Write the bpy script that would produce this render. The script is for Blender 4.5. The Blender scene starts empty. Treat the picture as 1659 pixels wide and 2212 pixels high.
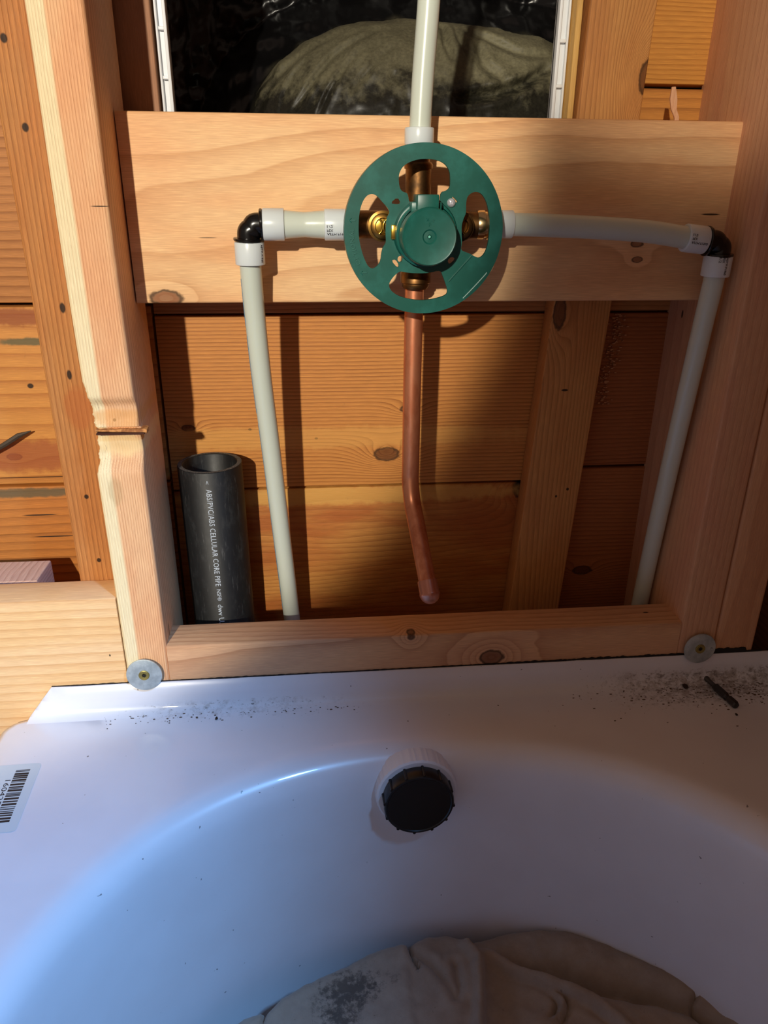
import bpy, bmesh, math, random
from mathutils import Vector, Matrix, noise as mnoise
random.seed(7)
IN = 0.0254
FLOOR = -29.4                      # the floor lies 29.4 inches below the underside of the backing board
SC = bpy.context.scene
COL = SC.collection
def U(x, y, z): return Vector((x*IN, y*IN, (z-FLOOR)*IN))

# ------------------------------------------------------------------ camera
def look(yaw, pitch, roll):
    cy, sy = math.cos(yaw), math.sin(yaw)
    f = Vector((sy*math.cos(pitch), cy*math.cos(pitch), -math.sin(pitch)))
    r = Vector((cy, -sy, 0)); u = r.cross(f)
    cr, sr = math.cos(roll), math.sin(roll)
    return cr*r+sr*u, -sr*r+cr*u, f
r, u, f = look(.1, .405, .008)
cam_d = bpy.data.cameras.new('camera'); cam = bpy.data.objects.new('camera', cam_d); COL.objects.link(cam)
cam_d.sensor_fit = 'HORIZONTAL'; cam_d.sensor_width = 36; cam_d.lens = 1613/1659*36
cam_d.clip_start = .02
M = Matrix((r, u, -f)).transposed().to_4x4(); M.translation = U(5.495, -23.441, 3.363)
cam.matrix_world = M
SC.camera = cam

# ------------------------------------------------------------------ light
SC.view_settings.view_transform = 'Standard'; SC.view_settings.look = 'None'
SC.view_settings.exposure = 0; SC.view_settings.gamma = 1
W = bpy.data.worlds.new('world'); SC.world = W; W.use_nodes = True
W.node_tree.nodes['Background'].inputs[0].default_value = (.62, .43, .33, 1)
W.node_tree.nodes['Background'].inputs[1].default_value = .29
def aim(o, src, dst):
    o.location = U(*src); d = U(*dst)-U(*src)
    o.rotation_euler = d.to_track_quat('-Z', 'Y').to_euler()
def lamp(name, kind, src, dst, power, color, **kw):
    d = bpy.data.lights.new(name, kind); o = bpy.data.objects.new(name, d); COL.objects.link(o)
    d.energy = power; d.color = color
    for k, v in kw.items(): setattr(d, k, v)
    aim(o, src, dst); return o
# the work lamp standing in the room, its beam falling on the left of the wall
lamp('work_lamp_beam', 'SPOT', (-17, -80, 25), (-14, 0, 10.0), 195, (1, .92, .77), spot_size=math.radians(36.2), spot_blend=.15, shadow_soft_size=.9*IN)
lamp('added_top_right_spot', 'SPOT', (-14, -80, 26), (18.5, 3, 14.2), 120, (1, .90, .72), spot_size=math.radians(14.5), spot_blend=.5, shadow_soft_size=.9*IN)  # added spot, brightens the planks and stud at the top right
# blue daylight from a high window to the right behind the camera, reaching the left half of the tub
lamp('window_daylight', 'SPOT', (22.5, -30, 25), (-13, -12.5, -16), 92, (.20, .50, 1), spot_size=math.radians(53), spot_blend=1.0, shadow_soft_size=2.0*IN)
lamp('room_daylight', 'AREA', (-20, -60, 60), (6, 0, -8), .3, (.80, .80, 1), shape='DISK', size=40*IN)

# ------------------------------------------------------------------ node helper
def lin(c):
    out = []
    for v in c[:3]:
        v = v/255 if max(c) > 1 else v
        out.append(v/12.92 if v <= .04045 else ((v+.055)/1.055)**2.4)
    return tuple(out)+(1,)
class N:
    def __init__(s, name):
        s.mat = bpy.data.materials.new(name); s.mat.use_nodes = True
        s.t = s.mat.node_tree; s.b = s.t.nodes['Principled BSDF']
    def new(s, kind): return s.t.nodes.new(kind)
    def put(s, sock, v):
        if hasattr(v, 'node') or isinstance(v, bpy.types.NodeSocket): s.t.links.new(v, sock)
        else:
            try: sock.default_value = v
            except Exception: sock.default_value = (v, v, v)
    def m(s, op, a, b=0.0, c=0.0, clamp=False):
        n = s.new('ShaderNodeMath'); n.operation = op; n.use_clamp = clamp
        s.put(n.inputs[0], a); s.put(n.inputs[1], b)
        if op in ('MULTIPLY_ADD', 'SMOOTH_MIN', 'SMOOTH_MAX', 'COMPARE', 'WRAP'): s.put(n.inputs[2], c)
        return n.outputs[0]
    def sstep(s, v, a, b):
        n = s.new('ShaderNodeMapRange'); n.interpolation_type = 'SMOOTHSTEP'
        s.put(n.inputs[0], v); n.inputs[1].default_value = a; n.inputs[2].default_value = b
        return n.outputs[0]
    def mix(s, f, a, b, mode='MIX'):
        n = s.new('ShaderNodeMix'); n.data_type = 'RGBA'; n.blend_type = mode
        s.put(n.inputs[0], f); s.put(n.inputs[6], a); s.put(n.inputs[7], b); return n.outputs[2]
    def xyz(s, x, y, z):
        n = s.new('ShaderNodeCombineXYZ'); s.put(n.inputs[0], x); s.put(n.inputs[1], y); s.put(n.inputs[2], z); return n.outputs[0]
    def noise(s, vec, scale=1, detail=2, rough=.5, dist=0):
        n = s.new('ShaderNodeTexNoise'); s.put(n.inputs['Vector'], vec)
        n.inputs['Scale'].default_value = scale; n.inputs['Detail'].default_value = detail
        n.inputs['Roughness'].default_value = rough; n.inputs['Distortion'].default_value = dist
        return n.outputs['Fac']
    def pos(s, org):
        tc = s.new('ShaderNodeTexCoord'); sp = s.new('ShaderNodeSeparateXYZ'); s.t.links.new(tc.outputs['Object'], sp.inputs[0])
        return [s.m('MULTIPLY_ADD', sp.outputs[i], 1/IN, org[i]) for i in range(3)]
    def bump(s, h, strength=.3, dist=.02):
        n = s.new('ShaderNodeBump'); n.inputs['Strength'].default_value = strength; n.inputs['Distance'].default_value = dist*IN
        s.put(n.inputs['Height'], h); s.t.links.new(n.outputs[0], s.b.inputs['Normal'])

def wood(name, org, axis, light, dark, center, spacing=.09, wob=.25, st=.06, contrast=.75, knots=(), sap=None,
         tint=None, marks=(), rough=.62, bump=.35, seed=0.0, grime=0.0, jag=.0, power=2.6, stains_and_light=()):
    g = N('wood_'+name); x, y, z = g.pos(org)
    L, a, b = {'z': (z, x, y), 'x': (x, z, y), 'y': (y, x, z)}[axis]
    Ls = g.m('MULTIPLY', L, st)
    v1 = g.xyz(g.m('ADD', Ls, seed), g.m('MULTIPLY', a, .28), g.m('MULTIPLY', b, .28))
    v2 = g.xyz(g.m('MULTIPLY_ADD', L, st*5, seed*3), g.m('MULTIPLY', a, 1.3), g.m('MULTIPLY', b, 1.3))
    n1 = g.noise(v1, 1, 2, .4); n2 = g.noise(v2, 1, 2, .5)
    da = g.m('SUBTRACT', a, center[0]); db = g.m('SUBTRACT', b, center[1])
    rr = g.m('SQRT', g.m('ADD', g.m('MULTIPLY', da, da), g.m('MULTIPLY', db, db)))
    rr = g.m('MULTIPLY_ADD', n1, wob*4, rr); rr = g.m('MULTIPLY_ADD', n2, wob*.35, rr)
    if jag: rr = g.m('MULTIPLY_ADD', g.noise(g.xyz(g.m('MULTIPLY', L, 3), g.m('MULTIPLY', a, 9), b), 1, 3, .6), jag, rr)
    cores = []
    for k in knots:
        kl, ka, kr, ks = k[:4]; sx = k[4] if len(k) > 4 else .5
        dl = g.m('MULTIPLY', g.m('SUBTRACT', L, kl), sx); dk = g.m('SUBTRACT', a, ka)
        d2 = g.m('ADD', g.m('MULTIPLY', dl, dl), g.m('MULTIPLY', dk, dk))
        if len(k) > 5:
            db_ = g.m('SUBTRACT', b, k[5]); d2 = g.m('ADD', d2, g.m('MULTIPLY', db_, g.m('MULTIPLY', db_, k[6])))
        d = g.m('SQRT', d2)
        e = g.m('EXPONENT', g.m('MULTIPLY', g.m('POWER', g.m('DIVIDE', d, kr*2.1), 1.6), -1))
        rr = g.m('MULTIPLY_ADD', e, ks, rr)
        jn = g.noise(g.xyz(g.m('MULTIPLY', L, 5), g.m('MULTIPLY', a, 5), b), 1, 2)
        core = g.sstep(g.m('ADD', d, g.m('MULTIPLY', jn, kr*.5)), kr*1.35, kr*.95)
        rim = g.m('MULTIPLY', g.sstep(g.m('ADD', d, g.m('MULTIPLY', jn, kr*.5)), kr*1.5, kr*1.25), g.sstep(g.m('ADD', d, g.m('MULTIPLY', jn, kr*.5)), kr*.95, kr*1.2))
        cores.append((core, rim))
    ph = g.m('DIVIDE', rr, spacing); fr = g.m('FRACT', ph)
    late = g.m('MULTIPLY', g.m('POWER', fr, power), g.sstep(fr, 1.0, .93))
    ringid = g.m('FLOOR', ph)
    rv = g.noise(g.xyz(g.m('MULTIPLY', ringid, .37), g.m('MULTIPLY', L, .04), 0), 1, 2)
    vis = g.m('MULTIPLY', late, g.m('MULTIPLY_ADD', rv, 1.3, .15))
    fib = g.noise(g.xyz(g.m('MULTIPLY', L, 1.6), g.m('MULTIPLY', a, 45), g.m('MULTIPLY', b, 45)), 1, 2, .6)
    big = g.noise(g.xyz(g.m('MULTIPLY', L, .22), g.m('MULTIPLY', a, .7), g.m('MULTIPLY', b, .7)), 1, 3, .5)
    base = lin(light)
    if tint: base = g.mix(g.sstep(big, .38, .68), lin(light), lin(tint))
    dk2 = lin(dark)
    c = g.mix(g.m('MULTIPLY', vis, contrast, clamp=True), base, dk2)
    if sap:
        saxis, thr, scol, w = sap
        co = {'x': x, 'y': y, 'z': z}[saxis]
        wv = g.noise(g.xyz(g.m('MULTIPLY', L, .12), 0, seed), 1, 2)
        f = g.sstep(g.m('MULTIPLY_ADD', wv, w*4, co), thr+w*2+.05, thr+w*2-.05)
        sc = g.mix(g.m('MULTIPLY', vis, contrast*.55, clamp=True), lin(scol), dk2)
        c = g.mix(f, c, sc)
    c = g.mix(g.m('MULTIPLY', g.m('SUBTRACT', fib, .5), .55), c, (1.0, .95, .85, 1), 'OVERLAY')
    fl = g.m('MULTIPLY_ADD', g.m('SUBTRACT', fib, .5), .5, 1.0)
    c = g.mix(1.0, c, g.xyz(fl, fl, fl), 'MULTIPLY')
    for core, rim in cores:
        c = g.mix(g.m('MULTIPLY', core, .75), c, lin((int(dark[0]*.62), int(dark[1]*.46), int(dark[2]*.4))))
        c = g.mix(g.m('MULTIPLY', rim, .8), c, lin((45, 24, 14)))
    for mk_ in marks:       # nail holes and small splits: (L, a, half length, half width)
        ml, ma, hl, ha = mk_[:4]
        dl = g.m('DIVIDE', g.m('SUBTRACT', L, ml), hl); dk = g.m('DIVIDE', g.m('SUBTRACT', a, ma), ha)
        d = g.m('SQRT', g.m('ADD', g.m('MULTIPLY', dl, dl), g.m('MULTIPLY', dk, dk)))
        if len(mk_) > 4:
            db_ = g.m('DIVIDE', g.m('SUBTRACT', b, mk_[4]), mk_[5]); d = g.m('SQRT', g.m('MULTIPLY_ADD', db_, db_, g.m('MULTIPLY', d, d)))
        c = g.mix(g.m('MULTIPLY', g.sstep(d, 1.15, .7), .93), c, lin((22, 14, 9)))
    for sl, sa, hl, ha, scol, amt in stains_and_light:
        dl = g.m('DIVIDE', g.m('SUBTRACT', L, sl), hl); dk = g.m('DIVIDE', g.m('SUBTRACT', a, sa), ha)
        d = g.m('SQRT', g.m('ADD', g.m('MULTIPLY', dl, dl), g.m('MULTIPLY', dk, dk)))
        d = g.m('MULTIPLY_ADD', g.noise(g.xyz(L, a, b), 2.2, 4, .6), .9, g.m('SUBTRACT', d, .45))
        c = g.mix(g.m('MULTIPLY', g.sstep(d, 1.1, .6), amt), c, lin(scol))
    if grime:
        gn = g.noise(g.xyz(L, a, b), 3.0, 5, .7)
        c = g.mix(g.m('MULTIPLY', g.sstep(gn, .62, .72), grime), c, lin((70, 55, 40)))
    g.put(g.b.inputs['Base Color'], c); g.put(g.b.inputs['Roughness'], rough); g.put(g.b.inputs['Specular IOR Level'], .3)
    g.bump(g.m('ADD', g.m('MULTIPLY', vis, -.6), g.m('MULTIPLY', fib, .9)), bump, .02)
    return g.mat

def plain(name, col, rough=.5, metal=0, spec=.5, **kw):
    g = N(name); g.put(g.b.inputs['Base Color'], lin(col)); g.put(g.b.inputs['Roughness'], rough)
    g.put(g.b.inputs['Metallic'], metal); g.put(g.b.inputs['Specular IOR Level'], spec)
    for k, v in kw.items(): g.put(g.b.inputs[k.replace('_', ' ')], v)
    return g.mat
def speckled(name, col, col2, scale, lo, hi, rough=.5, metal=0, spec=.5, bump=0, rough2=None, detail=4, **kw):
    g = N(name); p = g.xyz(*g.pos((0, 0, 0))); n = g.noise(p, scale, detail, .6)
    f = g.sstep(n, lo, hi)
    g.put(g.b.inputs['Base Color'], g.mix(f, lin(col), lin(col2)))
    g.put(g.b.inputs['Roughness'], rough if rough2 is None else g.m('MULTIPLY_ADD', f, rough2-rough, rough))
    g.put(g.b.inputs['Metallic'], metal); g.put(g.b.inputs['Specular IOR Level'], spec)
    for k, v in kw.items(): g.put(g.b.inputs[k.replace('_', ' ')], v)
    if bump: g.bump(n, bump, .02)
    return g.mat

# ------------------------------------------------------------------ mesh helpers (all in inches)
ORG = {}
def link(name, bm, mat, parent=None, smooth=True, org=None, sharp=35):
    bmesh.ops.recalc_face_normals(bm, faces=bm.faces)
    xs = [v.co for v in bm.verts]
    if org is None:
        org = ((min(c.x for c in xs)+max(c.x for c in xs))/2, (min(c.y for c in xs)+max(c.y for c in xs))/2, min(c.z for c in xs))
    for v in bm.verts: v.co = (v.co-Vector(org))*IN
    me = bpy.data.meshes.new(name); bm.to_mesh(me); bm.free()
    if smooth:
        me.polygons.foreach_set('use_smooth', [True]*len(me.polygons))
        me.set_sharp_from_angle(angle=math.radians(sharp))
    o = bpy.data.objects.new(name, me); COL.objects.link(o)
    if callable(mat): mat = mat(org)
    for mm in (mat if isinstance(mat, (list, tuple)) else [mat]): me.materials.append(mm)
    place(o, org, parent); return o
def place(o, org, parent):
    w = U(*org); ORG[o.name] = w
    if parent is not None: o.parent = parent; o.location = w-ORG[parent.name]
    else: o.location = w
def thing(name, org, label=None, cat=None, group=None, kind=None):
    o = bpy.data.objects.new(name, None); COL.objects.link(o); o.empty_display_size = .02
    place(o, org, None); return tag(o, label, cat, group, kind)
def tag(o, label=None, cat=None, group=None, kind=None):
    if label: o['label'] = label
    if cat: o['category'] = cat
    if group: o['group'] = group
    if kind: o['kind'] = kind
    return o
def box(bm, x0, x1, y0, y1, z0, z1, bev=0, seg=2):
    res = bmesh.ops.create_cube(bm, size=1); vs = res['verts']
    for v in vs: v.co = Vector(((x0+x1)/2+v.co.x*(x1-x0), (y0+y1)/2+v.co.y*(y1-y0), (z0+z1)/2+v.co.z*(z1-z0)))
    if bev:
        es = list({e for v in vs for e in v.link_edges})
        bmesh.ops.bevel(bm, geom=es, offset=bev, segments=seg, affect='EDGES', profile=.5)
def ringpts(u0, u1, w0, w1, rad, ku, kw, seg=3):
    """rounded rectangle, counter-clockwise, sides cut into ku / kw pieces"""
    P = []
    def side(a, b, k):
        for i in range(k): t = i/k; P.append((a[0]+(b[0]-a[0])*t, a[1]+(b[1]-a[1])*t))
    def corner(cx, cy, a0):
        for i in range(seg): a = a0+math.pi/2*i/seg; P.append((cx+rad*math.cos(a), cy+rad*math.sin(a)))
    side((u0+rad, w0), (u1-rad, w0), ku); corner(u1-rad, w0+rad, -math.pi/2)
    side((u1, w0+rad), (u1, w1-rad), kw); corner(u1-rad, w1-rad, 0)
    side((u1-rad, w1), (u0+rad, w1), ku); corner(u0+rad, w1-rad, math.pi/2)
    side((u0, w1-rad), (u0, w0+rad), kw); corner(u0+rad, w0+rad, math.pi)
    return P
def to3(axis, L, a, b): return Vector({'z': (a, b, L), 'x': (L, b, a), 'y': (a, L, b)}[axis])
def lumber(name, axis, Lr, ur, wr, mat, rad=.09, segs=2, ku=1, kw=1, disp=None, Ls=None, parent=None):
    bm = bmesh.new(); P = ringpts(*ur, *wr, rad, ku, kw)
    if Ls is None: Ls = [Lr[0]+(Lr[1]-Lr[0])*i/segs for i in range(segs+1)]
    rings = []
    for L in Ls:
        ring = []
        for a, b in P:
            l2, a2, b2 = (L, a, b) if disp is None else disp(L, a, b)
            ring.append(bm.verts.new(to3(axis, l2, a2, b2)))
        rings.append(ring)
    n = len(P)
    for i in range(len(rings)-1):
        for j in range(n):
            bm.faces.new((rings[i][j], rings[i][(j+1) % n], rings[i+1][(j+1) % n], rings[i+1][j]))
    bm.faces.new(rings[0]); bm.faces.new(rings[-1])
    return link(name, bm, mat, parent)
def frame(d):
    d = d.normalized(); a = Vector((0, 0, 1)) if abs(d.z) < .9 else Vector((0, 1, 0))
    s = d.cross(a).normalized(); return s, s.cross(d).normalized()
def smooth_path(P, k=8):
    P = [Vector(p) for p in P]; out = []
    Q = [P[0]*2-P[1]]+P+[P[-1]*2-P[-2]]
    for i in range(1, len(Q)-2):
        for j in range(k):
            t = j/k; a, b, c, d = Q[i-1], Q[i], Q[i+1], Q[i+2]
            out.append(.5*((2*b)+(c-a)*t+(2*a-5*b+4*c-d)*t*t+(3*b-a-3*c+d)*t**3))
    out.append(P[-1]); return out
def tube(bm, path, rads, n=32, caps=True, inner=None):
    path = [Vector(p) for p in path]
    if not isinstance(rads, (list, tuple)): rads = [rads]*len(path)
    s = None; rings = []
    for i, p in enumerate(path):
        d = (path[min(i+1, len(path)-1)]-path[max(i-1, 0)]).normalized()
        if s is None: s, t = frame(d)
        else:
            s = (s-d*s.dot(d)).normalized(); t = s.cross(d).normalized()
        rings.append([bm.verts.new(p+(s*math.cos(2*math.pi*k/n)+t*math.sin(2*math.pi*k/n))*rads[i]) for k in range(n)])
    for i in range(len(rings)-1):
        for k in range(n): bm.faces.new((rings[i][k], rings[i][(k+1) % n], rings[i+1][(k+1) % n], rings[i+1][k]))
    if caps: bm.faces.new(rings[0]); bm.faces.new(rings[-1])
    return rings
def lathe(bm, o, d, prof, n=48, mod=None):
    """closed profile loop or open profile [(t, r)] turned about the axis o + t d"""
    o = Vector(o); d = Vector(d).normalized(); s, t = frame(d); rings = []
    for q, r_ in prof:
        if r_ <= 1e-6: rings.append([bm.verts.new(o+d*q)]); continue
        ring = []
        for k in range(n):
            a = 2*math.pi*k/n; rr = r_*(mod(a, q, r_) if mod else 1)
            ring.append(bm.verts.new(o+d*q+(s*math.cos(a)+t*math.sin(a))*rr))
        rings.append(ring)
    for i in range(len(rings)-1):
        A, B = rings[i], rings[i+1]
        for k in range(n):
            if len(A) == 1 and len(B) == 1: continue
            if len(A) == 1: bm.faces.new((A[0], B[(k+1) % n], B[k]))
            elif len(B) == 1: bm.faces.new((A[k], A[(k+1) % n], B[0]))
            else: bm.faces.new((A[k], A[(k+1) % n], B[(k+1) % n], B[k]))
def from_curve(cu):
    o = bpy.data.objects.new('tmp', cu); COL.objects.link(o)
    dg = bpy.context.evaluated_depsgraph_get(); me = bpy.data.meshes.new_from_object(o.evaluated_get(dg))
    bpy.data.objects.remove(o); return me
def text_bm(bm, body, h, fmap, width=None, ext=.004, spacing=1.0, mirror=False):
    """lettering: fmap(u, v, depth) gives the point in inches; u runs along the line, v up the letter"""
    cu = bpy.data.curves.new('t', 'FONT'); cu.body = body; cu.size = 1.0; cu.extrude = .01; cu.resolution_u = 2
    cu.space_character = spacing
    me = from_curve(cu)
    if not me.vertices: return
    x0 = min(v.co.x for v in me.vertices); x1 = max(v.co.x for v in me.vertices)
    sy = h/.7; sx = sy if width is None else width/(x1-x0)
    b2 = bmesh.new(); b2.from_mesh(me); mp = {}
    for v in b2.verts:
        mp[v] = bm.verts.new(fmap((v.co.x-x0)*sx, v.co.y*sy, ext if v.co.z > 0 else -ext))
    for fc in b2.faces:
        try: bm.faces.new([mp[v] for v in fc.verts])
        except ValueError: pass
    b2.free(); bpy.data.meshes.remove(me)
def chaikin(P, k=2):
    for _ in range(k):
        Q = []
        for i in range(len(P)):
            a, b = P[i], P[(i+1) % len(P)]
            Q += [(a[0]*.75+b[0]*.25, a[1]*.75+b[1]*.25), (a[0]*.25+b[0]*.75, a[1]*.25+b[1]*.75)]
        P = Q
    return P
def seg_dist(px, py, P):
    best = 1e9; side = 0; tt = 0
    for i in range(len(P)-1):
        ax, ay = P[i]; bx, by = P[i+1]; dx, dy = bx-ax, by-ay; l2 = dx*dx+dy*dy
        t = max(0, min(1, ((px-ax)*dx+(py-ay)*dy)/l2)); qx, qy = ax+dx*t-px, ay+dy*t-py
        d = math.hypot(qx, qy)
        if d < best: best = d; side = 1 if dx*(py-ay)-dy*(px-ax) > 0 else -1; tt = (i+t)/(len(P)-1)
    return best, side, tt
def nz(x, y, z=0): return mnoise.noise(Vector((x, y, z)))

WX = 19.38                         # clear width between the two new studs
# ------------------------------------------------------------------ setting: floor, back wall of planks, right wall, window
bm = bmesh.new(); box(bm, -60, 60, -110, 7, FLOOR-1, FLOOR)
tag(link('floor', bm, lambda o: wood('floor', o, 'y', (150, 105, 68), (95, 60, 35), (-9, -9), .4)), kind='structure')
back = thing('wall_back', (5, 5, FLOOR), kind='structure')
old_l, old_d = (186, 126, 72), (116, 64, 28)
def plank(x0, x1, z0, z1, center, knots=(), light=old_l, dark=old_d, sp=.1, seed=0., wob=.2, marks=(), tint=None, y0=5.0, contrast=.8, stains_and_light=()):
    lumber('plank', 'x', (x0, x1), (z0, z1), (y0, y0+.8), lambda o: wood('plank', o, 'x', light, dark, center, sp, wob, .05, contrast, knots, None,
           tint, marks, seed=seed, bump=.5, rough=.6, grime=.12, stains_and_light=stains_and_light), rad=.05, parent=back)
# planks left of the bathtub stud, then between the studs, then right of the window; seams where the boards meet
plank(-40, -3.2, -21.6, -14.6, (-16, 9), seed=3)
plank(-40, -.2, -14.45, -7.34, (-30, 12), seed=1, sp=.34, wob=.12, dark=(112, 62, 22), light=(188, 118, 52), marks=[(-5.4, -8.55, .7, .035), (-5.0, -9.5, .9, .03)], stains_and_light=[(-5.5, -7.6, 3.2, .22, (92, 84, 60), .85)])
plank(-40, -.2, -7.22, -.50, (-9, 13), seed=2, sp=.28, wob=.16, light=(206, 142, 72), dark=(150, 84, 36), marks=[(-4.87, -3.35, .12, .1), (-5.2, -6.95, 1.9, .02)],
      stains_and_light=[(-5.4, -6.1, 3.4, .72, (158, 84, 50), .75), (-5.2, -.85, 3, .35, (140, 70, 36), .8), (-4.6, -1.72, 1.4, .16, (98, 92, 62), .9)], knots=[(-5.95, -6.1, .13, .25)])
plank(-40, -.2, -.36, 9.2, (-6, 14), seed=4, sp=.2)
plank(-40, -.2, 9.3, 22, (20, 14), seed=5, sp=.2)
plank(-.1, 26, -21.6, -14.75, (-25, 9), seed=6)
plank(-.1, 15.6, -14.65, -7.74, (-7.4, 8.2), seed=7, sp=.17, wob=.5, knots=[(14.35, -8.05, .42, 1.6, .8)], light=(196, 134, 66), dark=(140, 80, 32), tint=(172, 98, 44), marks=[(14.2, -7.95, .5, .42)],
      stains_and_light=[(7, -8.1, 9, .45, (214, 162, 82), .7)])  # pale band under the seam: a lit strip painted into the colour
plank(-.1, 15.6, -7.66, -.86, (-18, 6.2), seed=8, sp=.15, wob=.10, knots=[(8.43, -6.35, .27, 1.1, .55), (9.3, -4.5, .16, .5), (.7, -5.1, .12, .5)], light=(206, 138, 70), dark=(126, 68, 26),
      marks=[(3.06, -5.21, .07, .05), (5.63, -5.63, .07, .05)], contrast=.95, stains_and_light=[(5, -5.6, 12, .5, (222, 164, 88), .5)])
plank(-.1, 26, -.78, 4.2, (-18, 6.2), seed=9, sp=.15)
plank(15.65, 26, -14.65, -7.2, (-20, 7), seed=10, sp=.16, light=(172, 104, 58), dark=(104, 54, 24), knots=[(17.2, -12.0, .2, .6)])
plank(15.65, 26, -7.08, -.86, (-18, 7), seed=11, sp=.16, light=(168, 100, 56), dark=(104, 54, 24))
plank(14.4, 26, 4.3, 6.72, (2, 9), seed=12, sp=.2, light=(204, 138, 66))
plank(14.4, 26, 6.85, 9.72, (2, 8), seed=12.5, sp=.13, light=(212, 148, 70), dark=(150, 92, 36))
plank(14.4, 26, 9.8, 22, (-8, 9), seed=13, sp=.2, light=(190, 118, 62))

bm = bmesh.new(); box(bm, 24.3, 25.2, -110, 5, FLOOR, 40)
tag(link('wall_right', bm, lambda o: wood('wallright', o, 'y', (172, 116, 72), (105, 62, 34), (20, 20), .3)), kind='structure')

# window opening: white vinyl frame with its fins, beyond it the black sheet
win = thing('window_1', (7.7, 5, 5.0), kind='structure')
vin = plain('white_vinyl', (232, 236, 240), .35)
def vinyl(x0, x1, side):
    bm = bmesh.new()
    box(bm, x0, x1, 4.3, 4.42, 4.6, 22, .02)                      # nailing fin
    a, b = (x1-.1, x1) if side < 0 else (x0, x0+.1)
    box(bm, a, b, 4.05, 4.5, 4.6, 22, .02)                         # frame edge running back
    a, b = (x0, x0+.07) if side < 0 else (x1-.07, x1)
    box(bm, a, b, 4.15, 4.4, 4.6, 22, .02)
    z = 5.35
    while z < 21:
        zz = z+random.uniform(-.06, .06)
        box(bm, x0+.08, x1-.08, 4.14, 4.34, zz, zz+.1, .02); z += 1.27
    return link('window_fin', bm, vin, win)
vinyl(1.06, 1.42, -1); vinyl(13.76, 14.16, 1)
bm = bmesh.new(); box(bm, 1.0, 14.2, 3.9, 6.2, 4.0, 4.6, .03); link('window_sill', bm, vin, win)

# ------------------------------------------------------------------ black plastic sheet behind the window
PC = [([(4.6, 6.0), (4.75, 6.7), (5.2, 7.5), (5.9, 8.2)], .15, .08), ([(6.1, 6.0), (6.5, 6.8), (7.0, 7.5), (7.8, 8.3)], .16, .09), ([(9.9, 6.2), (9.7, 7.2), (9.9, 8.2)], .12, .12), ([(12.2, 8.8), (12.4, 7.8), (13.2, 7.2)], .25, .2),
      ([(3.67, 6.1), (3.93, 6.65), (4.51, 7.4), (5.3, 8.08), (6.22, 8.62), (7.29, 9.06)], .22, .13),
      ([(5.14, 6.19), (5.55, 6.68), (6.04, 7.36), (6.67, 8.04), (7.59, 8.65), (8.66, 9.16)], .2, .11),
      ([(6.3, 8.3), (7.1, 8.75), (7.9, 9.1), (9.58, 9.12)], .12, .09),
      ([(7.34, 6.84), (7.89, 7.4), (8.36, 7.94), (9.13, 8.49)], .12, .12), ([(8.68, 7.01), (8.91, 7.42), (9.15, 7.01)], .1, .1),
      ([(10.64, 9.44), (11.04, 9.25), (10.99, 8.53), (11.17, 8.0)], .3, .14), ([(11.73, 9.33), (12.06, 9.08), (13.03, 8.71), (13.85, 8.33), (14.98, 8.29)], .3, .16),
      ([(11.32, 6.57), (12.76, 6.8), (13.95, 7.17), (15.03, 7.81)], .45, .2), ([(11.5, 9.3), (11.6, 8.7), (11.9, 8.1)], .25, .15), ([(12.3, 9.7), (13.4, 9.3), (14.8, 9.2)], .25, .2)]
bm = bmesh.new(); G = []
nx, nzn = 190, 130
for j in range(nzn+1):
    row = []
    zz = 1.0+13.0*j/nzn
    for i in range(nx+1):
        xx = -.5+18*i/nx
        ax = (xx-9.5)/(6.6 if xx < 9.5 else 12.5); az = (zz-4.2)/5.6
        q = 1-(abs(ax)**2.1+max(az, 0)**2.3)
        y = 12.5-5.0*math.sqrt(q) if q > 0 else 12.5+min(-q*3.5, 3.2)
        for P_, dep, w_ in PC:
            d, sd, t = seg_dist(xx, zz, P_); k = math.sin(math.pi*min(max(t*.9+.05, 0), 1))**.5
            if d < w_*4: y += dep*k*(math.exp(-(d/w_)**2)-.45*math.exp(-((d-w_*1.6)/w_)**2))
        y += .10*nz(xx*1.1+3, zz*1.1)+.035*nz(xx*4, zz*4, 2)
        if q < .12: y += .5*nz(xx*.9, zz*1.3, 5)+.12*abs(nz(xx*3, zz*3, 9))
        row.append(bm.verts.new((xx, y, zz)))
    G.append(row)
for j in range(nzn):
    for i in range(nx): bm.faces.new((G[j][i], G[j][i+1], G[j+1][i+1], G[j+1][i]))
g = N('dusty_black_plastic'); x, y, z = g.pos((0, 0, 0)); p = g.xyz(x, y, z)
nb = g.noise(p, .9, 5, .65); nf = g.noise(p, 9, 3, .6)
h = g.m('MULTIPLY_ADD', nb, 3.6, g.m('SUBTRACT', z, .6))     # dust lies thicker up on the bulge
dust = g.m('MULTIPLY', g.sstep(h, 6.6, 7.9), g.sstep(y, .75, -.6))
dust = g.m('MULTIPLY', dust, g.m('MULTIPLY_ADD', nf, .9, g.m('MULTIPLY_ADD', nb, .9, -.15)))
dust = g.m('MAXIMUM', dust, g.m('MULTIPLY', nf, g.m('MULTIPLY', g.sstep(y, .75, -.6), .16)))
g.put(g.b.inputs['Base Color'], g.mix(dust, lin((12, 12, 13)), lin((104, 99, 76))))
g.put(g.b.inputs['Roughness'], g.m('MULTIPLY_ADD', dust, .5, .3)); g.put(g.b.inputs['Specular IOR Level'], .35)
g.bump(g.noise(p, 14, 4, .7), .06, .03)
sheet = link('plastic_sheet', bm, g.mat, org=(8.5, 12, 1.0), sharp=180)
tag(sheet, 'dusty black plastic sheet bulging behind the window opening', 'plastic sheet')
bm = bmesh.new(); box(bm, -14, 30, 17, 17.3, FLOOR, 40)
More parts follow.
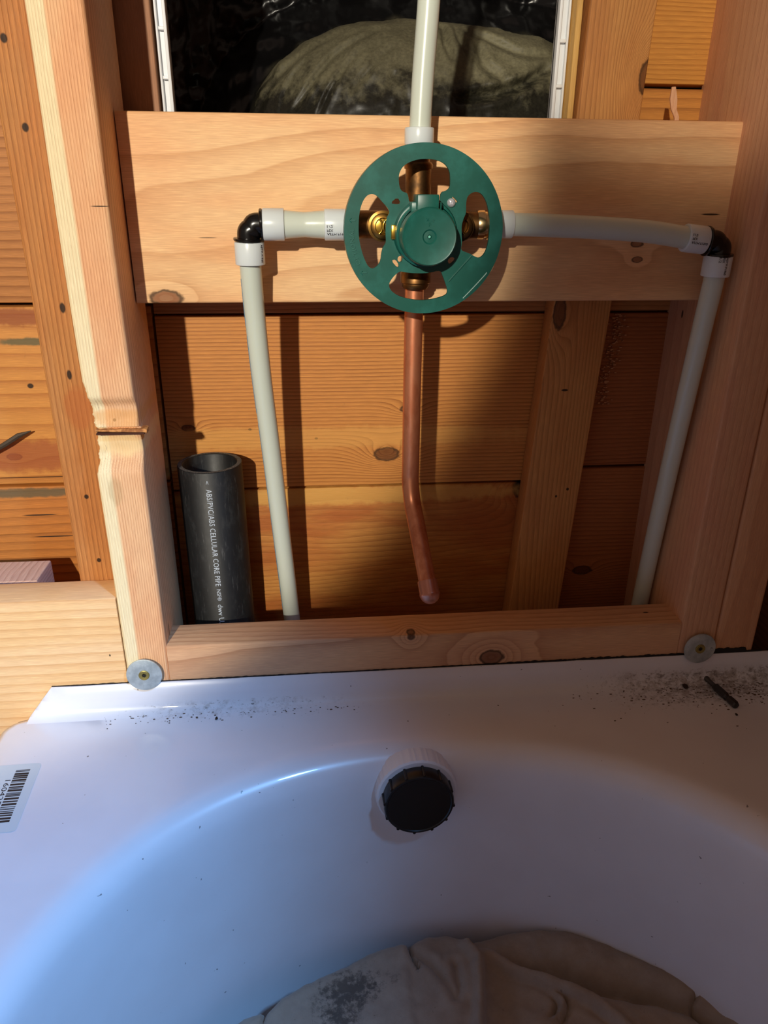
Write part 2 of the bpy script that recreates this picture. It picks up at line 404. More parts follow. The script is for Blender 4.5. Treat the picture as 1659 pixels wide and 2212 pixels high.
tag(link('black_backdrop', bm, plain('outside_dark', (6, 6, 7), .9)), kind='structure')  # added black backdrop behind the sheet, keeps the world light out

# ------------------------------------------------------------------ studs and boards
new_l, new_d = (232, 192, 150), (176, 118, 76)
def stud_disp(z, x, y):
    # front face gouged out between two old saw cuts, left edge chewed
    if y < .6:
        wf = max(0, 1-y/.6)
        e1 = math.exp(-((z+3.12)/.42)**4)*.17; e2 = math.exp(-((z+4.25)/.62)**4)*.24
        k = .55+.45*nz(x*2.2, z*2.2, 4)
        y += (e1+e2)*wf*(1+k*.6)
        if -3.78 < z < -3.58: y += .10*wf*(1 if x < .1 else 0)
    if x < -1.2 and -5.1 < z < -2.1:
        s = math.sin((z+5.1)/3.0*math.pi)**.6
        x += s*(.13+.09*nz(z*4.3, 1, 2)+.05*nz(z*13, y*6, 3))
    if x > -.2:
        x += .10*math.exp(-((z+3.66)/.06)**2)*max(0, 1-y/.8)
    x += -.05*math.exp(-((z-1.5)/4.5)**2)
    return z, x, y
Zs = [FLOOR+1, -16, -13, -10, -8, -6.5]+[-6+.04*i for i in range(112)]+[-1.4, -.5, .5, 1.5, 2.5, 3.5, 5, 7, 9, 12, 20, 40]
o = lumber('wall_stud', 'z', None, (-1.5, 0), (0, 3.5), lambda o: wood('stud_left', o, 'z', (236, 186, 140), (170, 104, 60), (6.5, -1.2), .082, .10, .05, .75,
    sap=('x', -1.02, (240, 222, 178), .035), tint=(230, 170, 124), bump=.6, grime=.05, jag=.012, seed=2.,
    stains_and_light=[(-3.3, -.6, .35, .9, (222, 160, 92), .6), (-4.2, -.6, .5, .8, (240, 208, 150), .7), (-5.7, -1.0, .6, .25, (170, 140, 95), .35)], marks=[(-3.35, -.75, .06, .06, 0, .5), (2.93, -.28, .018, .28, 0, .2), (-11.5, 0, .3, .2, .75, .05), (-12.2, 0, .18, .2, .65, .05)]),
    rad=.12, Ls=Zs, ku=14, kw=5, disp=stud_disp)
tag(o, 'new pale wall stud left of the valve, gouged halfway down its front face', 'wall stud')
bm = bmesh.new(); prev = None
for i in range(61):
    t = i/60; xx = -1.36+1.6*t; zc = -3.70-.05*t; up = .07+.05*abs(nz(xx*4, 5))+.05*t; yy = .10-.06*t+.04*nz(xx*5, 1)
    cur = [bm.verts.new((xx, .4, zc+up)), bm.verts.new((xx, yy+.03, zc+up*.8)), bm.verts.new((xx, yy-.02, zc+.02)), bm.verts.new((xx, yy+.05, zc-.02)), bm.verts.new((xx, .4, zc-.02))]
    if prev:
        for q in range(5): bm.faces.new((prev[q], prev[(q+1) % 5], cur[(q+1) % 5], cur[q]))
    prev = cur
bm.faces.new(prev)
link('torn_ridge', bm, speckled('torn_wood', (214, 150, 84), (150, 92, 44), 5, .35, .65, .8), o, smooth=False)
bm = bmesh.new(); box(bm, -1.33, .16, .02, .4, -3.79, -3.74); link('saw_slit', bm, plain('slit_dark', (70, 34, 14), .9), o, smooth=False)
o = lumber('wall_stud', 'z', (FLOOR+1, 40), (WX, WX+1.5), (0, 5.2), lambda o: wood('stud_right', o, 'z', (216, 166, 126), (180, 122, 88), (12.0, 6.5), .19, .15, .04, .5, seed=5.,
    tint=(214, 158, 122), marks=[(-.75, WX, .16, .3, 3.9, .07), (-12.1, WX, .1, .3, .55, .06)], grime=.04), rad=.1, segs=1)
tag(o, 'reddish wall stud right of the valve, a grey washer at its foot', 'wall stud')
o = lumber('wall_stud', 'z', (FLOOR+1, 40), (WX+1.53, WX+3.15), (.0, 3.5), lambda o: wood('stud_far', o, 'z', (214, 160, 118), (178, 116, 78), (WX+2.2, -2.5), .3, .35, .03, .5, seed=9.), rad=.12, segs=1)
tag(o, 'wall stud at the right edge, doubled against the one with the grey washer', 'wall stud')
o = lumber('old_wall_stud', 'z', (FLOOR+1, 40), (-3.11, -1.58), (1.5, 5.0), lambda o: wood('stud_old', o, 'z', (188, 128, 72), (134, 78, 36), (8, -1), .15, .08, .035, .95, seed=1.,
    marks=[(7.18, -2.63, .13, .1), (4.99, -2.44, .13, .1), (-.06, -2.2, .17, .09), (-2.18, -2.32, .17, .08), (-6.45, -2.4, .09, .08), (-8.92, -2.32, .09, .08)], tint=(184, 118, 62), bump=.6,
    stains_and_light=[(-3.3, -2.2, .8, .5, (176, 96, 48), .5)]), rad=.1, segs=1)
tag(o, 'old orange-brown wall stud with nail holes beside the gouged stud', 'wall stud')
o = lumber('backing_board', 'x', (0, WX), (0, 5.5), (1.93, 3.43), lambda o: wood('block', o, 'x', (236, 192, 142), (200, 144, 96), (-.6, 9.2), .5, .7, .06, .88,
    knots=[(.95, .16, .24, .8), (16.42, 1.84, .1, .6), (16.5, 1.34, .09, .4)], marks=[(18.8, 2.76, .33, .03), (2.4, 2.0, .3, .012)], tint=(232, 178, 128), seed=3.4, bump=.3, grime=.03), rad=.09, segs=1)
tag(o, 'wide pale backing board spanning the studs behind the valve', 'board')
o = lumber('support_ledger', 'x', (0, WX), (-15.3, -11.75), (0, 1.5), lambda o: wood('ledger', o, 'x', (214, 164, 124), (160, 104, 66), (-13.0, 2.6), .22, .34, .06, .7,
    knots=[(8.9, -11.85, .16, .9, .9, .22, .35), (12.0, -12.9, .3, 1.2, .7)], marks=[(18.3, -11.75, .12, .3, .85, .05)], tint=(220, 172, 128), seed=6., grime=.06), rad=.08, segs=1)
tag(o, 'short ledger board along the tub rim between the two washered studs', 'ledger')
o = lumber('support_ledger', 'x', (-40, -1.52), (-15.6, -9.7), (0, 1.5), lambda o: wood('ledger_left', o, 'x', (236, 190, 134), (204, 146, 88), (-30, -3), .36, .16, .05, .8, seed=7.,
    marks=[(-2.0, -12.0, .03, .05)], tint=(238, 196, 146)), rad=.1, segs=1)
tag(o, 'wide ledger board left of the gouged stud at the bottom left', 'ledger')
o = lumber('offcut_block', 'y', (1.9, 3.5), (-16, -4.75), (-11.6, -9.85), lambda o: wood('offcut', o, 'y', (216, 178, 156), (160, 116, 96), (6, -30), .12, .12, .3, .7, seed=8.), rad=.05, segs=1)
tag(o, 'pinkish sawn offcut lying behind the wide ledger board at the left edge', 'wood block')
def lean(z, x, y):
    t = (z+.3)/9.0
    return z, x+(.26*min(t, 1.2) if z > -.3 else -.055*(-.3-z)), y
o = lumber('furring_board', 'z', None, (14.44, 16.66), (4.0, 4.97), lambda o: wood('furring', o, 'z', (208, 150, 88), (140, 88, 44), (13.2, 2.2), .12, .22, .05, .8, seed=4.,
    knots=[(6.9, 16.95, .3, 2.2, .6), (-.7, 14.7, .22, .7, .4)], marks=[(-3.6, 15.2, .05, .14), (-7.7, 15.75, .07, .06), (-8.0, 15.3, .06, .05)], tint=(196, 134, 76)), rad=.06,
    Ls=[FLOOR+1, -20, -13, -7, -3, -.3, 2, 4, 6, 8, 10.5, 20, 40], disp=lean)
tag(o, 'old vertical board on the planks right of the copper pipe', 'board')
o = lumber('window_buck', 'z', (4.5, 30), (14.2, 14.40), (3.7, 4.97), lambda o: wood('buck', o, 'z', (224, 178, 104), (170, 116, 54), (13, 9), .1, .2, .06, .6, seed=4.4, grime=.2), rad=.04, segs=1)
tag(o, 'narrow pale wood strip against the right white window fin', 'wood strip')
o = lumber('window_jamb', 'z', (4.5, 30), (-.8, .98), (4.0, 4.97), lambda o: wood('jamb', o, 'z', (168, 122, 92), (120, 80, 56), (0, -5), .2, .2, .05, .5, seed=1.4), rad=.04, segs=1)
tag(o, 'dull brown board beside the left white window fin', 'board')
# splinter
bm = bmesh.new()
pts = [(17.45, 6.55, .05), (17.5, 6.2, .11), (17.56, 5.9, .08), (17.68, 5.7, .07), (17.72, 5.5, .05)]
L_ = [bm.verts.new((a-c, 3.1, b)) for a, b, c in pts]; R_ = [bm.verts.new((a+c, 3.05, b)) for a, b, c in pts]
L2 = [bm.verts.new((a-c, 3.16, b)) for a, b, c in pts]; R2 = [bm.verts.new((a+c, 3.13, b)) for a, b, c in pts]
for i in range(len(pts)-1):
    for A, B in ((L_, R_), (R_, R2), (R2, L2), (L2, L_)): bm.faces.new((A[i], B[i], B[i+1], A[i+1]))
bm.faces.new((L_[0], R_[0], R2[0], L2[0])); bm.faces.new((L_[-1], R_[-1], R2[-1], L2[-1]))
tag(link('wood_splinter', bm, lambda o: wood('splinter', o, 'z', (220, 168, 130), (190, 130, 95), (0, 0), .1)), 'small pinkish wood splinter standing on the backing board', 'splinter')
# dark shard at the left edge
bm = bmesh.new(); tube(bm, [(-6.9, 4.6, -5.95), (-6.0, 4.62, -5.45), (-5.5, 4.66, -5.15), (-5.05, 4.72, -5.0)], [.07, .1, .1, .02], 7)
tag(link('bent_nail', bm, plain('dark_iron', (72, 62, 50), .6, .3)), 'dark rusty spike poking from the old planks at left', 'nail')
# sawdust caught on the planks
bm = bmesh.new()
for k in range(150):
    t = random.random(); zz = -.9-3.6*t; xx = 17.35-.25*t+random.gauss(0, .16)
    s = random.uniform(.015, .05); box(bm, xx-s, xx+s*random.uniform(.5, 1.5), 4.93-random.random()*.1, 5.0, zz, zz+s)
tag(link('sawdust', bm, plain('sawdust', (196, 140, 96), .8), smooth=False), 'pale sawdust stuck to the dark planks at right', 'sawdust', kind='stuff')

# ------------------------------------------------------------------ plumbing
def pexmat(name='pex', col=(206, 214, 202)):
    return plain(name, col, .28, 0, .45, Subsurface_Weight=.35, Subsurface_Radius=(.9, .9, .7), Subsurface_Scale=.004, Coat_Weight=.15, Coat_Roughness=.15)
PEX = pexmat(); RING = pexmat('pex_ring', (214, 222, 224))
INK = plain('black_ink', (38, 34, 52), .6); BLK = plain('black_plastic', (14, 14, 15), .22, 0, .5)
def pex(name, path, rad, label, flare=None, k=8):
    t = thing(name, path[-1], label, 'pipe')
    p = smooth_path(path, k); n = len(p); rr = []
    for i in range(n):
        a = i/(n-1); q = 0
        if flare:
            if flare[0]: q = max(q, flare[0]*math.exp(-(a/flare[2])**2))
            if flare[1]: q = max(q, flare[1]*math.exp(-((1-a)/flare[2])**2))
        rr.append(rad+q)
    bm = bmesh.new(); tube(bm, p, rr); link('pipe_wall', bm, PEX, t); return t
def ring(parent, c, d, ln, rad, text=None, face=None, rot=1, th=.13):
    bm = bmesh.new(); h = ln/2; e = .03
    lathe(bm, c, d, [(-h, rad-th), (-h, rad-e), (-h+e*.3, rad-e*.3), (-h+e, rad), (h-e, rad), (h-e*.3, rad-e*.3), (h, rad-e), (h, rad-th), (-h, rad-th)], 48)
    o = link('expansion_ring', bm, RING, parent)
    if text:
        d = Vector(d).normalized(); fv = Vector(face); fv = (fv-d*fv.dot(d)).normalized(); tv = d.cross(fv)*rot
        lines = text; bm = bmesh.new(); C0 = Vector(c)
        for i, ln_ in enumerate(lines):
            off = (i-(len(lines)-1)/2)*-.115
            def fm(u_, v_, w_, off=off):
                a = (off+v_)/rad; return C0+d*(u_-h*.82)*1+(fv*math.cos(a)+tv*math.sin(a))*(rad+.004+w_)
            text_bm(bm, ln_, .075, fm, width=ln*.78*len(ln_)/max(len(q) for q in lines))
        link('printing', bm, INK, o, smooth=False)
    return o
# riser
t = pex('riser_pipe', [(9.30, .75, 14), (9.2, .75, 11), (9.05, .75, 8.2), (8.93, .75, 6.2), (8.87, .75, 4.5)], .315, 'white plastic riser pipe going up from the top of the valve')
ring(t, (8.87, .75, 4.86), (0, 0, 1), .46, .43)
# left nipple
t = pex('short_pipe', [(4.55, .7, 2.44), (5.0, .7, 2.44), (5.45, .7, 2.44), (5.9, .7, 2.44), (6.6, .7, 2.44)], .335, 'short white pipe between the valve and the left black elbow', (.08, .08, .42))
ring(t, (4.53, .7, 2.44), (1, 0, 0), .64, .46)
ring(t, (6.42, .7, 2.44), (1, 0, 0), .76, .45, ['ASTM F1960', 'PEX', '1/2'], (0, -1, -.25), 1)
# right arm
t = pex('side_pipe', [(11.3, .75, 2.47), (12.3, .75, 2.46), (13.22, .78, 2.43), (14.72, .82, 2.37), (16.24, .85, 2.27), (17.5, .88, 2.1), (18.1, .88, 2.02)], .34, 'long white pipe running right from the valve to the right elbow')
ring(t, (11.5, .75, 2.47), (1, 0, 0), .66, .41)
ring(t, (17.86, .9, 2.05), (1, .02, -.11), .7, .43, ['ASTM F1960', 'PEX', '1/2'], (0, -1, .1), 1)
# elbows
def elbow(pts, label):
    t = thing('pipe_elbow', pts[1], label, 'pipe elbow')
    bm = bmesh.new(); p = smooth_path([pts[0], pts[0].lerp(pts[1], .55), pts[1]+(pts[0]-pts[1]).normalized()*.12+(pts[2]-pts[1]).normalized()*.12, pts[2].lerp(pts[1], .55), pts[2]], 8)
    tube(bm, p, .335); link('elbow_body', bm, BLK, t)
    for a in (0, 2):
        d = (pts[a]-pts[1]).normalized(); bm = bmesh.new()
        lathe(bm, pts[a]-d*.02, d, [(-.05, .2), (-.05, .43), (-.03, .45), (.02, .45), (.04, .43), (.04, .2), (-.05, .2)], 40, mod=lambda an, q, r_: 1+.05*(1 if math.sin(an*3) > .3 else 0)*(1 if r_ > .3 else 0))
        link('elbow_collar', bm, BLK, t)
    return t
elbow([Vector((4.2, .7, 2.44)), Vector((3.78, .7, 2.42)), Vector((3.76, .72, 1.98))], 'glossy black elbow left of the valve, in lamplight')
elbow([Vector((18.25, .9, 2.0)), Vector((18.78, .9, 1.98)), Vector((18.78, .92, 1.55))], 'dull black elbow beside the right stud, in shade')
# left drop pipe
t = pex('drop_pipe', [(3.76, .74, 2.0), (3.76, .85, 1.2), (3.78, 1.2, -.3), (3.86, 1.6, -2.5), (4.0, 2.1, -5.0), (4.18, 2.7, -8.5), (4.38, 3.2, -12.2), (4.6, 3.6, -17), (4.7, 3.7, -25)], .33, 'long white pipe dropping beside the black drain pipe')
ring(t, (3.77, .76, 1.62), (0, .02, -1), .66, .45, ['ASTM F1960'], (1, -.8, 0), -1)
bm = bmesh.new(); pp = smooth_path([(3.76, .85, 1.2), (3.78, 1.2, -.3), (3.86, 1.6, -2.5), (4.0, 2.1, -5.0), (4.18, 2.7, -8.5), (4.38, 3.2, -12.2)], 12)
for i in range(3, len(pp)-1):
    if i in (14, 15, 30, 31, 45): continue
    d = (pp[i+1]-pp[i]); n_ = 6
    for k in range(n_):
        c = pp[i]+d*(k/n_); s = Vector((-.99, -.30, 0)).normalized(); c = c+s*.333
        w_ = random.uniform(.01, .035)
        box(bm, c.x-.005, c.x+.005, c.y-w_, c.y+w_, c.z-.02, c.z+.03)
link('blue_printing', bm, plain('blue_ink', (70, 120, 150), .6), t, smooth=False)
# right drop pipe
t = pex('drop_pipe', [(18.78, .93, 1.55), (18.79, 1.0, .6), (18.8, 1.2, -.7), (18.86, 1.7, -4.0), (18.95, 2.3, -8), (19.0, 2.8, -12.4), (19.0, 3.2, -18), (19.0, 3.3, -25)], .33, 'long white pipe dropping along the right stud in shade')
ring(t, (18.78, .94, 1.24), (0, .03, -1), .68, .45, ['ASTM F1960', 'PEX', '1/2'], (-.15, -1, 0), -1)

# copper spout pipe
g = N('copper'); x, y, z = g.pos((0, 0, 0)); p = g.xyz(x, y, g.m('MULTIPLY', z, .35)); n1 = g.noise(p, 3, 4, .6)
g.put(g.b.inputs['Base Color'], g.mix(g.sstep(n1, .4, .7), lin((230, 152, 112)), lin((206, 124, 86))))
g.put(g.b.inputs['Metallic'], .78); g.put(g.b.inputs['Roughness'], g.m('MULTIPLY_ADD', n1, .2, .27)); COPPER = g.mat
t = thing('copper_spout_pipe', (8.87, 1, -6.6), 'bent copper pipe hanging below the valve with a capped end', 'pipe')
tip = Vector((9.36, -1.2, -9.5)); kn = Vector((8.87, 1.0, -6.35)); dd = (tip-kn).normalized()
bm = bmesh.new(); p = smooth_path([(8.86, 1, 1.0), (8.86, 1, -.6), (8.86, 1, -3), (8.87, 1, -5.3), (8.87, .97, -6.0), kn+dd*.45+Vector((0, .03, 0)), kn+dd*1.2, kn+dd*2.4, tip-dd*.15], 8)
tube(bm, p, .3); link('pipe_wall', bm, COPPER, t)
bm = bmesh.new(); lathe(bm, tip-dd*.62, dd, [(0, .30), (0, .335), (.04, .345), (.42, .345), (.46, .36), (.52, .36), (.57, .34), (.68, .29), (.77, .2), (.82, .1), (.835, 0)], 40)
link('end_cap', bm, plain('copper_cap', (206, 140, 118), .3, .75), t, sharp=60)

# valve
BR = speckled('brass', (170, 128, 62), (112, 82, 44), 2.2, .35, .65, .3, 1, bump=.1, rough2=.42)
BRD = speckled('dull_brass', (140, 100, 58), (84, 62, 42), 1.6, .35, .65, .4, 1, rough2=.5)
BRB = plain('bright_brass', (226, 186, 84), .22, 1)
val = thing('shower_valve', (8.9, .8, .6), 'brass tub and shower valve behind a round green plastic guard', 'valve')
bm = bmesh.new()
tube(bm, [(8.87, .75, .95), (8.87, .75, 4.0)], .385, 40); lathe(bm, (8.87, .75, 4.0), (0, 0, 1), [(0, .385), (0, .42), (.1, .43), (.16, .4), (.2, .33), (.7, .33)], 40)
lathe(bm, (8.87, .85, 1.05), (0, 0, -1), [(-.1, .38), (0, .47), (.3, .47), (.33, .42), (.42, .42), (.5, .36), (.5, .3)], 6 if False else 40)
tube(bm, [(7.0, .75, 2.45), (10.9, .75, 2.45)], .4, 40)
lathe(bm, (8.9, 1.4, 2.35), (0, -1, 0), [(0, 0), (0, .75), (.2, .82), (1.7, .82), (1.75, .7)], 48)
link('valve_body', bm, BRD, val, sharp=50)
bm = bmesh.new(); lathe(bm, (10.7, .75, 2.46), (1, 0, 0), [(0, .4), (.05, .42), (.22, .42), (.24, .38), (.3, .38), (.32, .43), (.42, .43), (.45, .34), (.6, .34)], 40); link('port_collar', bm, plain('pale_brass', (214, 186, 140), .22, 1), val, sharp=50)
bm = bmesh.new(); lathe(bm, (7.05, .75, 2.45), (-1, 0, 0), [(0, .4), (.05, .41), (.3, .41), (.32, .3), (.5, .3)], 40); link('port_collar', bm, BRD, val, sharp=50)
for cx_ in (7.74, 10.06):
    bm = bmesh.new()
    lathe(bm, (cx_, .75, 2.43), (0, -1, 0), [(0, .34), (.6, .34), (.62, .43), (.72, .43), (.74, .36), (.84, .36), (.86, .33), (.88, .24), (.82, .22)], 40)
    st = link('check_stop', bm, BRD if cx_ > 9 else BR, val, sharp=50)
    bm = bmesh.new(); lathe(bm, (cx_, .75, 2.43), (0, -1, 0), [(.7, 0), (.78, .22), (.80, .12), (.80, 0)], 32)
    for s in (-1, 1):
        tube(bm, smooth_path([(cx_-.14*s, -.09, 2.43+.24), (cx_-.03*s, -.1, 2.43+.1), (cx_-.03*s, -.1, 2.43-.1), (cx_-.14*s, -.09, 2.43-.24)], 5), .03, 8)
    link('stop_screw', bm, BRB if cx_ < 9 else BR, st, sharp=50)
# green guard
GREEN = speckled('green_plastic', (16, 84, 73), (30, 102, 92), 1.3, .42, .72, .36, 0, .5, .04, detail=5)
SL = [[(8.12, 3.71), (8.15, 3.88), (8.26, 4.04), (8.45, 4.15), (8.73, 4.22), (9.01, 4.22), (9.27, 4.18), (9.46, 4.08), (9.58, 3.9), (9.6, 3.69), (9.6, 3.49), (9.49, 3.4), (9.33, 3.37), (9.31, 3.02), (8.44, 3.02), (8.4, 3.34), (8.26, 3.36), (8.16, 3.45)],
 [(7.05, 2.95), (7.13, 3.15), (7.26, 3.29), (7.42, 3.31), (7.54, 3.24), (7.67, 3.1), (7.8, 2.97), (7.86, 2.88), (7.88, 2.81), (7.8, 2.69), (7.77, 2.48), (7.77, 2.21), (7.79, 2.02), (7.7, 1.9), (7.65, 1.72), (7.63, 1.52), (7.55, 1.38), (7.4, 1.28), (7.26, 1.35), (7.14, 1.59), (7.05, 1.87), (6.99, 2.17), (6.99, 2.53), (7.01, 2.77)],
 [(10.11, 3.26), (10.23, 3.36), (10.37, 3.39), (10.52, 3.34), (10.67, 3.15), (10.76, 2.88), (10.81, 2.58), (10.82, 2.24), (10.79, 1.94), (10.72, 1.72), (10.59, 1.59), (10.46, 1.61), (10.25, 1.72), (10.05, 1.78), (9.99, 1.84), (10.02, 2.0), (10.0, 2.18), (9.98, 2.49), (10.04, 2.7), (10.1, 2.82), (10.08, 3.08)],
 [(8.21, 1.22), (8.34, 1.19), (8.61, 1.16), (9.04, 1.16), (9.41, 1.25), (9.48, 1.09), (9.59, 0.84), (9.66, 0.61), (9.57, 0.51), (9.24, 0.42), (8.9, 0.38), (8.56, 0.41), (8.22, 0.49), (7.99, 0.62), (7.89, 0.75), (7.88, 0.87), (7.98, 1.03), (8.11, 1.16)]]
HO = [[(7.89, 3.07), (8.1, 3.23), (8.2, 3.07), (8.09, 3.04)], [(7.94, 1.52), (8.07, 1.55), (8.18, 1.38), (8.13, 1.31)], [(9.65, 3.29), (9.87, 3.1), (9.74, 3.11)], [(9.6, 1.53), (9.73, 1.63), (9.86, 1.56), (9.67, 1.39)],
      [(8.2+.075*math.cos(a*math.pi/6), 1.56+.085*math.sin(a*math.pi/6)) for a in range(12)]]
GC = (8.89, 2.32); GR = 2.315
cu = bpy.data.curves.new('g', 'CURVE'); cu.dimensions = '2D'; cu.fill_mode = 'BOTH'; cu.extrude = .055; cu.bevel_depth = 0
for P_ in [[(GC[0]+GR*math.cos(a*math.pi/90), GC[1]+GR*math.sin(a*math.pi/90)) for a in range(180)]]+[chaikin(s, 2) for s in SL]+[chaikin(h_, 1) if i != 4 else h_ for i, h_ in enumerate(HO)]:
    sp = cu.splines.new('POLY'); sp.points.add(len(P_)-1); sp.use_cyclic_u = True
    for i, (a, b) in enumerate(P_): sp.points[i].co = (a, b, 0, 1)
me = from_curve(cu); bm = bmesh.new(); bm.from_mesh(me); bpy.data.meshes.remove(me)
for v in bm.verts: v.co = Vector((v.co.x, -.54-v.co.z, v.co.y))
bmesh.ops.remove_doubles(bm, verts=bm.verts, dist=.0005)
lathe(bm, (GC[0], -.58, GC[1]), (0, 1, 0), [(0, GR-.07), (0, GR-.01), (.05, GR+.005), (.36, GR+.012), (.38, GR-.03), (.02, GR-.06)], 160)      # rim wall going back
# stiffening ribs across the lower right and a lip
def rib(x0, z0, x1, z1, w=.03, y=-.63):
    d = Vector((x1-x0, 0, z1-z0)); tube(bm, [Vector((x0, y+.03, z0)), Vector((x1, y+.03, z1))], w, 6)
rib(9.66, .92, 10.33, 1.66, .022)
guard = link('plaster_guard', bm, GREEN, val, sharp=15)
def arctext(bm, body, rad, a0, a1, h):
    def fm(u_, v_, w_):
        a = a0+(a1-a0)*u_; return Vector((GC[0]+(rad+v_)*math.cos(a), -.612-w_, GC[1]+(rad+v_)*math.sin(a)))
    text_bm(bm, body, h, fm, width=1.0, ext=.006)
bm = bmesh.new(); arctext(bm, 'OPTIONAL', 2.04, math.radians(206), math.radians(178), .13)
for a_ in (172, 213):
    a = math.radians(a_); c = Vector((GC[0]+2.1*math.cos(a), -.615, GC[1]+2.1*math.sin(a)))
    box(bm, c.x-.09, c.x+.1, -.62, -.608, c.z-.012, c.z+.012)
    for s in (-1, 1): tube(bm, [c+Vector((-.09, 0, 0)), c+Vector((-.03, 0, .06*s))], .012, 5)
link('raised_lettering', bm, speckled('green_letter', (30, 98, 88), (34, 104, 92), 1, .4, .7, .4), guard, smooth=False)
bm = bmesh.new(); tube(bm, smooth_path([(10.12, -.605, .44), (10.45, -.605, .78), (10.76, -.605, 1.12), (10.80, -.605, 1.18)], 4), .014, 6)
tag(link('painted_highlight', bm, plain('highlight', (170, 205, 196), .6), guard), 'pale scratch painted along the lower right edge of the guard')  # pale line painted in for the highlight on the rim edge
# housing and cap
bm = bmesh.new()
lathe(bm, (8.92, -.5, 2.27), (0, -1, 0), [(0, .93), (.13, .93), (.2, .9), (.32, .88), (.34, .82), (.6, .8)], 64)
link('hub', bm, GREEN, val, sharp=40)
bm = bmesh.new()
lathe(bm, (8.9, -.8, 2.22), (0, -1, 0), [(0, .86), (.12, .86), (.16, .80), (.74, .775), (.79, .76), (.81, .74), (.80, .70), (.80, .2), (.76, .16), (.765, .06), (.72, .05), (.72, .0)], 72)
box(bm, 8.55, 9.15, -1.5, -.55, 2.7, 3.31, .035); box(bm, 8.42, 9.28, -1.22, -.55, 2.8, 3.12, .04)
cap = link('valve_cap', bm, GREEN, val, sharp=40)
bm = bmesh.new(); lathe(bm, (8.9, -1.56, 2.22), (0, -1, 0), [(-.06, .035), (.02, .035), (.035, .02), (.035, 0)], 16); link('centre_pin', bm, plain('pale_green', (120, 200, 180), .4), cap)
bm = bmesh.new()
for a_ in (20, 140, 260):
    for k in range(2):
        a = math.radians(a_); c = Vector((8.9+.09*math.cos(a), -1.605, 2.62+.075*math.sin(a)))
        tube(bm, [c+Vector((.05*math.cos(a+k*1.57), 0, .05*math.sin(a+k*1.57))), c-Vector((.05*math.cos(a+k*1.57), 0, .05*math.sin(a+k*1.57)))], .01, 5)
link('moulded_mark', bm, GREEN, cap)
bm = bmesh.new(); box(bm, 7.92, 8.12, -.72, -.5, 2.1, 2.5, .03); link('brass_tab', bm, BRB, val)
bm = bmesh.new(); lathe(bm, (9.65, -.58, 3.09), (0, -1, 0), [(0, .12), (.04, .125), (.08, .11), (.12, .07), (.13, .03), (.09, .02), (.09, 0)], 24, mod=lambda a, q, r_: 1-.12*math.cos(4*a) if .02 < r_ < .1 else 1)
link('guard_screw', bm, plain('chrome', (215, 215, 222), .2, .5), val)

# ------------------------------------------------------------------ drain pipe with print
g = N('abs_plastic'); x, y, z = g.pos((0, 0, 0)); p = g.xyz(x, y, g.m('MULTIPLY', z, .12))
n1 = g.noise(p, 9, 4, .7); n2 = g.noise(g.xyz(x, y, g.m('MULTIPLY', z, .5)), 2.5, 5, .7)
g.put(g.b.inputs['Base Color'], g.mix(g.m('MULTIPLY', g.sstep(n1, .58, .75), .35), g.mix(g.sstep(n2, .5, .75), lin((16, 17, 18)), lin((40, 41, 41))), lin((110, 110, 108))))
g.put(g.b.inputs['Roughness'], g.m('MULTIPLY_ADD', n2, .25, .42)); ABS = g.mat
dp = thing('drain_pipe', (1.75, 3.6, FLOOR), 'thick black open-ended drain pipe with white print at left', 'pipe')
bm = bmesh.new(); A0, A1 = Vector((1.62, 3.5, -6.0)), Vector((1.80, 3.62, -29.0)); dv = (A1-A0).normalized()
R1, R0 = 1.19, 1.0
prof = [(12, R0), (0.03, R0), (0, R0+.03), (0, R1-.03), (.03, R1), (23, R1), (23, R0)]
lathe(bm, A0, dv, prof, 96); link('pipe_wall', bm, ABS, dp, sharp=50)
bm = bmesh.new(); lathe(bm, A0-dv*.004, dv, [(0, R0+.02), (0, R1-.02)], 96); link('cut_rim', bm, speckled('abs_cut', (96, 96, 92), (60, 60, 58), 20, .4, .6, .8), dp)
fv = Vector((3.7, -27, 9)); fv = (fv-dv*fv.dot(dv)).normalized(); tv = dv.cross(fv)
bm = bmesh.new()
def fm(u_, v_, w_):
    a = (v_-.22)/R1; return A0+dv*(.62+u_)+(fv*math.cos(a)-tv*math.sin(a))*(R1+.004+w_)
text_bm(bm, 'ABS/PVC/ABS CELLULAR CORE PIPE', .2, fm, width=4.0, spacing=1.05)
def fm2(u_, v_, w_): return fm(u_+4.15, v_+.02, w_)
text_bm(bm, 'NSF\u00ae', .15, fm2, width=.5)
def fm3(u_, v_, w_): return fm(u_+4.82, v_, w_)
text_bm(bm, 'dwv U.P.C.', .2, fm3, width=1.35)
def fm4(u_, v_, w_): return fm(u_-.33, v_, w_)
text_bm(bm, '<', .13, fm4, width=.13)
link('printed_text', bm, plain('white_ink', (196, 206, 216), .6), dp, smooth=False)

